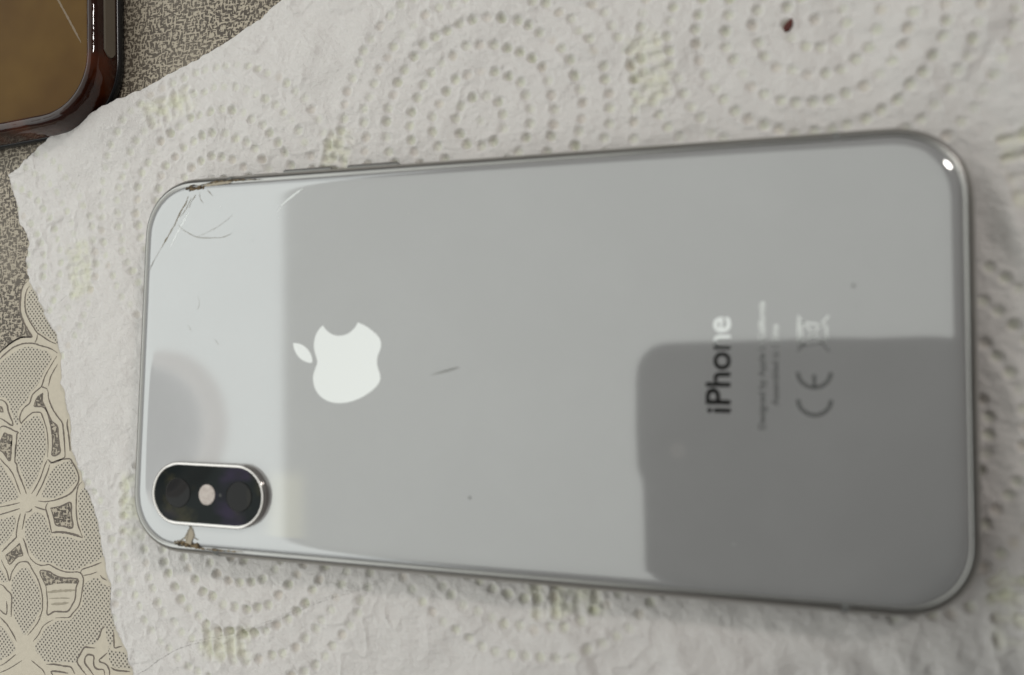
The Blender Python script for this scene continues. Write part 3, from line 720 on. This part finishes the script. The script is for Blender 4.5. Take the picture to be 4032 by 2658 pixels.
# ------------------------------------------------------------------ the white phone
PZ = 9.0
phone = empty("smartphone", "white glass smartphone lying face down on the paper towel, with chipped upper corners", "smartphone", (0, 0, PZ))
OA, OB, OR = 71.9, 35.6, 11.6
loft("frame", [(rrect(OA - i, OB - i, OR - i), z) for i, z in (
    (2.2, -0.30), (1.84, -0.10), (1.72, -0.04), (1.5, -0.10), (1.15, -0.32), (0.75, -0.75), (0.42, -1.35), (0.18, -2.1), (0.04, -3.0), (0, -3.7),
    (0.04, -4.4), (0.18, -5.2), (0.42, -5.95), (0.8, -6.5), (1.3, -6.85), (2.0, -7.0))], M_STEEL, phone)
GA, GB, GR = 69.9, 33.55, 9.85
loft("back_glass", [(rrect(GA - i, GB - i, max(GR - i, 5.5)), z) for i, z in (
    (3.4, 0.5), (2.9, 0.5), (2.4, 0.494), (1.95, 0.475), (1.55, 0.44), (1.15, 0.385), (0.8, 0.31), (0.5, 0.21), (0.25, 0.09), (0.07, -0.04), (0, -0.18))],
    M_GLASS, phone, cap_top=True)
loft("front_glass", [(rrect(GA + .2 - i, GB + .2 - i, GR), z) for i, z in ((0, -6.9), (0.1, -7.1), (0.6, -7.2))], M_SCREEN, phone, cap_bottom=True)

# camera module
PCX, PCY = -53.0, -23.85
ring = loft("camera_ring", [(pill(a, b), z) for a, b, z in (
    (11.30, 5.05, 1.70), (11.42, 5.17, 1.80), (11.55, 5.30, 1.86), (11.75, 5.48, 1.86), (11.92, 5.64, 1.78), (12.0, 5.72, 1.62), (12.02, 5.74, 0.9), (12.05, 5.78, 0.47))],
    M_RING, phone, center=(PCX, PCY))
loft("lens_cover", [(pill(a, b), z) for a, b, z in ((11.2, 4.95, 1.76), (11.42, 5.17, 1.75), (11.43, 5.18, 1.5))], M_BLACKGLASS, ring, cap_top=True, smooth=False, center=(PCX, PCY))
for lx in (-59.2, -46.2):
    disc("lens", lx, PCY + 0.05, 2.7, 1.775, M_LENS, ring, dome=0.03)
disc("flash", -52.95, -23.8, 1.72, 1.80, M_FLASH, ring, ry=1.85, dome=0.10)
disc("microphone_hole", -50.1, -23.75, 0.32, 1.78, M_LENSRIM, ring, n=12)

# maker's emblem: bitten fruit with a leaf, drawn from its outline (units run down the phone)
EMB = "M12.152 6.896c-.948 0-2.415-1.078-3.96-1.04-2.04.027-3.91 1.183-4.961 3.014-2.117 3.675-.546 9.103 1.519 12.09 1.013 1.454 2.208 3.09 3.792 3.039 1.52-.065 2.09-.987 3.935-.987 1.831 0 2.35.987 3.96.948 1.637-.026 2.676-1.48 3.676-2.948 1.156-1.688 1.636-3.325 1.662-3.415-.039-.013-3.182-1.221-3.22-4.857-.026-3.04 2.48-4.494 2.597-4.559-1.429-2.09-3.623-2.324-4.39-2.376-2-.156-3.675 1.09-4.61 1.09z"
LEAF = "M15.53 3.83c.843-1.012 1.4-2.427 1.245-3.83-1.207.052-2.662.805-3.532 1.818-.78.896-1.454 2.338-1.273 3.714 1.338.104 2.715-.688 3.559-1.701z"


def bez_outline(dstr):
    import re
    tok = re.findall(r"[Mcz]|-?(?:\d+\.\d*|\.\d+|\d+)", dstr)
    cur = np.array((float(tok[1]), float(tok[2])))
    nums = [float(t) for t in tok[4:] if t not in "Mcz"]
    pts = []
    for k in range(0, len(nums) - 5, 6):
        p0 = cur
        p1, p2, p3 = (cur + np.array(nums[k + 2 * j:k + 2 * j + 2]) for j in range(3))
        for t in np.linspace(0, 1, 11)[:-1]:
            pts.append((1 - t) ** 3 * p0 + 3 * (1 - t) ** 2 * t * p1 + 3 * (1 - t) * t * t * p2 + t ** 3 * p3)
        cur = p3
    return pts


def emb_map(pts):
    s = 17.25 / 24.0
    o = [(-37.0 + p[1] * s, 0.1 + (p[0] - 11.9) * s) for p in pts]
    out = [o[0]]
    for a in o[1:]:
        if math.hypot(a[0] - out[-1][0], a[1] - out[-1][1]) > 0.03:
            out.append(a)
    if math.hypot(out[0][0] - out[-1][0], out[0][1] - out[-1][1]) < 0.03:
        out.pop()
    return out


logo = flat_shape("emblem", emb_map(bez_outline(EMB)), 0.515, M_MIRROR, phone, thick=0.012)
flat_shape("emblem_leaf", emb_map(bez_outline(LEAF)), 0.515, M_MIRROR, logo, thick=0.012)


def text_part(name, body, x, y0, y1, cap, material, bold=0.0, spacing=1.0):
    """lettering that runs from y0 up to y1 with its top to the left; x = baseline"""
    cu = bpy.data.curves.new(name, 'FONT')
    cu.body = body
    cu.size = 1.0
    cu.offset = bold
    cu.space_character = spacing
    tmp = bpy.data.objects.new(name, cu)
    COL.objects.link(tmp)
    bpy.context.view_layer.update()
    dg = bpy.context.evaluated_depsgraph_get()
    me_ = bpy.data.meshes.new_from_object(tmp.evaluated_get(dg))
    bpy.data.objects.remove(tmp)
    co = np.array([vv.co[:] for vv in me_.vertices])
    w0, w1 = co[:, 0].min(), co[:, 0].max()
    hmax = co[:, 1].max()
    sx_ = (y1 - y0) / (w1 - w0)
    sy_ = cap / hmax
    for vv in me_.vertices:
        a, b = vv.co.x, vv.co.y
        vv.co = Vector(((x - b * sy_) * MM, (y0 + (a - w0) * sx_) * MM, 0.512 * MM))
    me_.materials.clear()
    me_.materials.append(material)
    o = bpy.data.objects.new(name, me_)
    COL.objects.link(o)
    o.parent = phone
    return o


text_part("lettering", "iPhone", 38.0, -7.0, 7.45, 3.55, M_MIRROR, 0.018)
text_part("small_print", "Designed by Apple in California", 43.0, -9.25, 9.75, 0.95, M_MARK, 0.025)
text_part("small_print", "Assembled in China", 44.9, -5.75, 6.3, 0.95, M_MARK, 0.025)


def arc_pts(cx, cy, r, a0, a1, n=16):
    return [(cx + r * math.cos(math.radians(a0 + (a1 - a0) * i / n)), cy + r * math.sin(math.radians(a0 + (a1 - a0) * i / n))) for i in range(n + 1)]


ce = [(0.55, arc_pts(49.85, -4.75, 2.25, 180, 360)), (0.55, arc_pts(49.85, -0.75, 2.25, 180, 360)), (0.5, [(49.85, -2.85), (49.85, -1.1)])]
ribbon("conformity_mark", ce, 0.512, M_MARK, phone, taper=False, jitter=0)
bn = [(0.28, [(47.6, 7.5), (51.9, 2.3)]), (0.28, [(47.6, 2.3), (51.9, 7.5)]), (0.3, [(48.2, 3.1), (48.1, 6.6)]), (0.3, [(48.1, 6.6), (51.6, 6.0)]),
      (0.3, [(48.2, 3.1), (51.6, 3.7)]), (0.3, [(51.6, 3.7), (51.6, 6.0)]), (0.3, [(47.7, 2.8), (47.7, 6.9)])]
ribbon("bin_mark", bn, 0.512, M_MARK, phone, taper=False, jitter=0)

# damage and dirt
for i, (w_c, pts) in enumerate(CRACKS):
    ribbon("crack", [(w_c * (1.9, 1.9, 1.3, 1.3, 1.6)[i], pts)], 0.506 + 0.003 * i, M_CRACK if i == 0 else M_CRACKSOFT, phone, jitter=0.5)
for i, (w_c, pts) in enumerate(CRACKS2):
    ribbon("crack", [(w_c, pts)], 0.53 + 0.003 * i, M_CRACK, phone, jitter=0.6)
flat_shape("chip", CHIP, 0.52, M_CHIP, phone, thick=0.02)
for w_c, pts in SCRATCH:
    ribbon("scratch", [(w_c, pts)], 0.507, M_SCRATCH, phone, jitter=0.3)
for k, grp in enumerate(DIRT):
    cs = []
    for (x, y) in grp:
        for _ in range(6 if k < 2 else 1):
            cs.append((x + rng.uniform(-.45, .45), y + rng.uniform(-.22, .22), 0.22 if k < 2 else 0.5, rng.uniform(.18, .40) if k < 2 else 0.13))
    blob("dirt", cs, M_DIRT, phone, seed=k + 3)
splinters = [(0.14, [(-59.0, 31.6), (-59.9, 30.4), (-60.3, 29.2)]), (0.10, [(-56.5, 32.4), (-55.2, 31.2)]), (0.12, [(-60.8, 30.6), (-61.6, 29.6)]), (0.08, [(-58.2, 32.2), (-58.0, 30.9), (-57.2, 29.9)])]
ribbon("crack", splinters, 0.524, M_CRACK, phone, jitter=0.7)
ribbon("crack", [(0.30, [(-60.5, 28.4), (-62.4, 25.2), (-64.2, 22.0)])], 0.503, M_SCRATCH, phone, jitter=0.7)
# chipped glass lip along the top left edge
ribbon("chip", [(0.55, [(-57.6, 33.35), (-54.5, 33.62), (-51.5, 33.72)])], 0.16, M_CHIP, phone, jitter=0.5)
ribbon("crack", [(0.28, [(-58.2, 33.5), (-54.5, 33.95), (-50.5, 33.95), (-45, 33.75)])], 0.20, M_DIRT, phone, jitter=0.7)
ribbon("crack", [(0.22, [(-60.5, -33.1), (-56, -33.75), (-50, -33.85), (-46, -33.75)])], 0.16, M_DIRT, phone, jitter=0.8)
for pts in SMUDGE:
    if len(pts) > 2:
        ribbon("smudge", [(0.30, pts)], 0.506, M_FAINT, phone, jitter=0.5)
    else:
        disc("speck", pts[0][0], pts[0][1], 0.26, 0.53, M_SMUDGE, phone, n=10)


# faint hairlines and dust on the glass
for pts in ([(-58.2, 23.6), (-54.0, 25.2), (-50.5, 27.4)], [(-57.6, 12.4), (-57.2, 11.0), (-57.6, 9.8)], [(-53.5, 4.4), (-52.6, 3.2)], [(-59.5, 7.0), (-58.7, 5.9)]):
    ribbon("scratch", [(0.10, pts)], 0.506, M_CRACKSOFT, phone, jitter=0.5)
for _ in range(14):
    disc("dust", rng.uniform(-66, 66), rng.uniform(-29, 31), rng.uniform(.05, .10), 0.53, rng.choice((M_SMUDGE, M_SCRATCH, M_CRACKSOFT)), phone, n=8)


# keys and antenna breaks along the long steel side
def side_key(name, x0, x1, z0, z1, y, out, material, par):
    n = 6
    rings = []
    pr = [(x0, z0), (x1, z0), (x1, z1), (x0, z1)]
    v_, f_ = [], []
    for yy, inset in ((y, 0.0), (y + out * .75, 0.0), (y + out, 0.22)):
        for (xx, zz), (sx_, sz_) in zip(pr, ((1, 1), (-1, 1), (-1, -1), (1, -1))):
            v_.append((xx + sx_ * inset, yy, zz + sz_ * inset))
    for k in range(2):
        for i in range(4):
            j = (i + 1) % 4
            f_.append((4 * k + i, 4 * k + j, 4 * k + 4 + j, 4 * k + 4 + i))
    f_.append((8, 9, 10, 11))
    if out > 0:
        f_ = [tuple(reversed(q_)) for q_ in f_]
    return link_mesh(name, v_, f_, material, par)


side_key("mute_switch", -49.0, -43.6, -4.9, -2.6, 35.0, 0.75, M_STEEL, phone)
side_key("volume_button", -42.1, -32.2, -4.6, -2.3, 35.0, 1.05, M_KEY, phone)
side_key("volume_button", -28.8, -18.8, -4.6, -2.3, 35.0, 1.05, M_KEY, phone)
side_key("side_button", -42.0, -24.0, -5.0, -2.5, -35.0, -0.55, M_STEEL, phone)


def antenna(x, side):
    prof = ((2.0, -0.12), (1.72, -0.02), (1.5, -0.08), (1.15, -0.30), (0.75, -0.73), (0.42, -1.33), (0.18, -2.1), (0.04, -3.0), (0, -3.7), (0.18, -5.2), (0.8, -6.5))
    v_, f_ = [], []
    for i, (ins, z) in enumerate(prof):
        y = side * (OB - ins + 0.012)
        v_ += [(x - .5, y, z + .01), (x + .5, y, z + .01)]
        if i:
            k = 2 * i
            f_.append((k - 2, k - 1, k + 1, k) if side < 0 else (k - 2, k, k + 1, k - 1))
    link_mesh("antenna_line", v_, f_, M_RUBBER, phone, True)


for x, s_ in ((-52.3, 1), (53.2, 1), (53.8, -1), (-52.3, -1)):
    antenna(x, s_)

# ------------------------------------------------------------------ brown cased thing at the upper left
case = empty("phone_case", "brown glossy phone case with gold-brown flat middle, at the upper left beside the towel", "phone case", (-84.6, 49.4, 0.05), math.radians(4.0))
CW, CH = 72.0, 148.0
cctr = (-CW / 2, CH / 2)


def crr(i, r=14.5):
    return rrect(CW / 2 - i, CH / 2 - i, max(r - i, 3.0), 18)


rim = loft("rim", [(crr(i), z) for i, z in ((3.2, 6.3), (3.05, 6.9), (2.75, 7.6), (2.3, 8.05), (1.8, 8.1), (1.3, 7.9), (0.85, 7.4), (0.5, 6.6), (0.28, 5.4), (0.2, 4.2), (0.2, 3.0), (0.3, 2.2))], M_AMBER, case, center=cctr)
loft("bottom_edge", [(crr(i), z) for i, z in ((0.3, 2.2), (0.02, 2.0), (0.0, 1.2), (0.15, 0.3), (0.6, 0.0))], M_BLACK, case, center=cctr, cap_bottom=True)
loft("panel", [(crr(i), z) for i, z in ((4.2, 6.45), (3.3, 6.45), (3.15, 6.3))], M_PANEL, case, cap_top=True, smooth=False, center=cctr)
ribbon("painted_reflection", [(0.45, [(-13.5, 31), (-9.5, 24.2), (-5.4, 17.0)])], 6.47, M_PANELGLEAM, case, jitter=0.2)  # reflection painted as a pale line on the panel
bt = side_key("side_button", 0, 0, 0, 0, 0, 0.1, M_BUTTON, case)
vv_, ff_ = [], []
n_s = 10
outl = [(16.2 + 1.15 * (1 - math.cos(t)), 4.35 + 1.25 * math.sin(t)) for t in np.linspace(-math.pi / 2, math.pi / 2, n_s)]
outl = [(13.6 + 1.3 * (1 - math.sin(math.pi * k / (n_s - 1))), 3.1 + 2.6 * k / (n_s - 1)) for k in range(n_s)]
outl = [(58.0, 3.1)] + outl + [(58.0, 5.7)]
for xx in (-0.35, 0.12):
    vv_ += [(xx, a, b) for a, b in outl]
n_o = len(outl)
ff_.append(tuple(reversed(range(n_o, 2 * n_o))))
for i in range(n_o):
    j = (i + 1) % n_o
    ff_.append((i, j, j + n_o, i + n_o))
old = bt.data
me_b = bpy.data.meshes.new("side_button")
me_b.from_pydata([tuple(c * MM for c in p) for p in vv_], [], ff_)
me_b.materials.append(M_BUTTON)
bmn = bmesh.new()
bmn.from_mesh(me_b)
bmesh.ops.recalc_face_normals(bmn, faces=bmn.faces)
bmn.to_mesh(me_b)
bmn.free()
bt.data = me_b

# ------------------------------------------------------------------ crumb
zc = float(Z[np.unravel_index(np.argmin((X - 46.95) ** 2 + (Y - 55.4) ** 2), X.shape)])
bm = bmesh.new()
bmesh.ops.create_icosphere(bm, subdivisions=3, radius=1.0)
r_ = random.Random(5)
for vv in bm.verts:
    k = 1 + r_.uniform(-.10, .10)
    vv.co = Vector((vv.co.x * 1.2 * k, vv.co.y * .6 * k * (1 - 0.25 * vv.co.x), vv.co.z * .42 * k)) * MM
me = bpy.data.meshes.new("crumb")
bm.to_mesh(me)
bm.free()
me.materials.append(M_CRUMB)
crumb = bpy.data.objects.new("crumb", me)
COL.objects.link(crumb)
crumb.location = (46.95 * MM, 55.4 * MM, (zc + 0.62) * MM)
crumb.rotation_euler = (0, 0, math.radians(62))
crumb["label"] = "tiny dark red-brown crumb lying alone on the white paper towel"
crumb["category"] = "crumb"

# ------------------------------------------------------------------ what hangs above: shapes mirrored in the back glass, plus added light blockers
taker = empty("overhead_phone", "dark phone held above, mirrored as a grey rounded shape in the white phone's glass", "smartphone")
taker.matrix_world = m4
out2 = SLAB[1:] + [(96, 14.3), (104, 12.5), (109, 8.0), (111, 1.0), (111, -55), (108.5, -62), (102, -71), (80, -72), (-35.2, -72)]
n = len(out2)
vs = [(x, y, 2.0) for x, y in out2] + [(x, y, 10.0) for x, y in out2]
tri = poly_faces(out2)
fs = [tuple(reversed(t)) for t in tri] + [tuple(i + n for i in t) for t in tri]
for i in range(n):
    j = (i + 1) % n
    fs.append((i, j, j + n, i + n))
bmn = bmesh.new()
o = link_mesh("body", vs, fs, M_SLAB, taker)
bmn.from_mesh(o.data)
bmesh.ops.recalc_face_normals(bmn, faces=bmn.faces)
bmn.to_mesh(o.data)
bmn.free()

M_BLOCKER = paper_print("blocker_dark", (0.022, 0.022, 0.024), 0.4)  # for the tubes added to block light


def blocker(label, stations, along):
    """dark handless tube added behind the overhead phone to block light; stations = (along, side, height, half width, half depth)"""
    o_ = empty("dark_blocker", label, "blocker")
    o_.matrix_world = m4
    vs = []
    for a, b, cz, ra, rb in stations:
        for i in range(40):
            t = 2 * math.pi * i / 40
            u, w_z = b + ra * math.cos(t), cz + rb * math.sin(t) + rng.uniform(-.5, .5)
            vs.append((u, a, w_z) if along == 'y' else (a, u, w_z))
    m = len(stations)
    fs = [(k * 40 + i, k * 40 + (i + 1) % 40, (k + 1) * 40 + (i + 1) % 40, (k + 1) * 40 + i) for k in range(m - 1) for i in range(40)]
    fs += [tuple(range(40)), tuple((m - 1) * 40 + i for i in reversed(range(40)))]
    link_mesh("blocker_tube", vs, fs, M_BLOCKER, o_, True)


blocker("dark sleeve of the near arm under the overhead phone, mirrored in the glass's lower edge",
       ((-68, 32, 9, 68, 6), (-80, 32, 12, 70.5, 9), (-110, 32, 20, 73.5, 14), (-170, 38, 40, 84, 30), (-330, 48, 80, 96, 50)), 'y')  # arm without a hand, widened to darken the mirrored lower edge
blocker("unseen dark tube right of the overhead phone, added to shade the right side",
       ((109, -8, 8, 50, 5), (125, 2, 14, 60, 9), (180, 28, 28, 70, 22), (330, 70, 60, 85, 50)), 'x')  # out of view and not mirrored; added only to darken the right

M_PALE = mat("pale_flash_window", (0.55, 0.50, 0.48), 0.4)
disc("flash", -25.12, -18.57, 2.6, 0.0, M_PALE, taker)
for ch in taker.children:
    if ch.name.startswith("flash"):
        ch.rotation_euler = (math.pi, 0, 0)
        ch.location = (0, -37.14 * MM, 1.9 * MM)
lampo = empty("ceiling_lamp_stand_in", "scaled-down stand-in for a round ceiling lamp, mirrored as a soft grey disc in the phone's glass", "lamp", (-317, -32, 300))  # ceiling lamp scaled down and lowered along with the window panel
circ = [(math.cos(2 * math.pi * i / 64), math.sin(2 * math.pi * i / 64)) for i in range(64)]
sc_r = lambda r: [(r * c, r * s) for c, s in circ]
loft("mount", [(sc_r(r), z) for r, z in ((15, 7), (46.5, 7), (48.5, 5), (47.5, 0), (5, -.3))], M_BASE, lampo, cap_top=True, cap_bottom=True)
loft("shade", [(sc_r(r), z) for r, z in ((37, -.6), (39, -10), (39, -24), (37, -27.2), (5, -28.5))], M_SHADE, lampo, cap_top=True, cap_bottom=True)
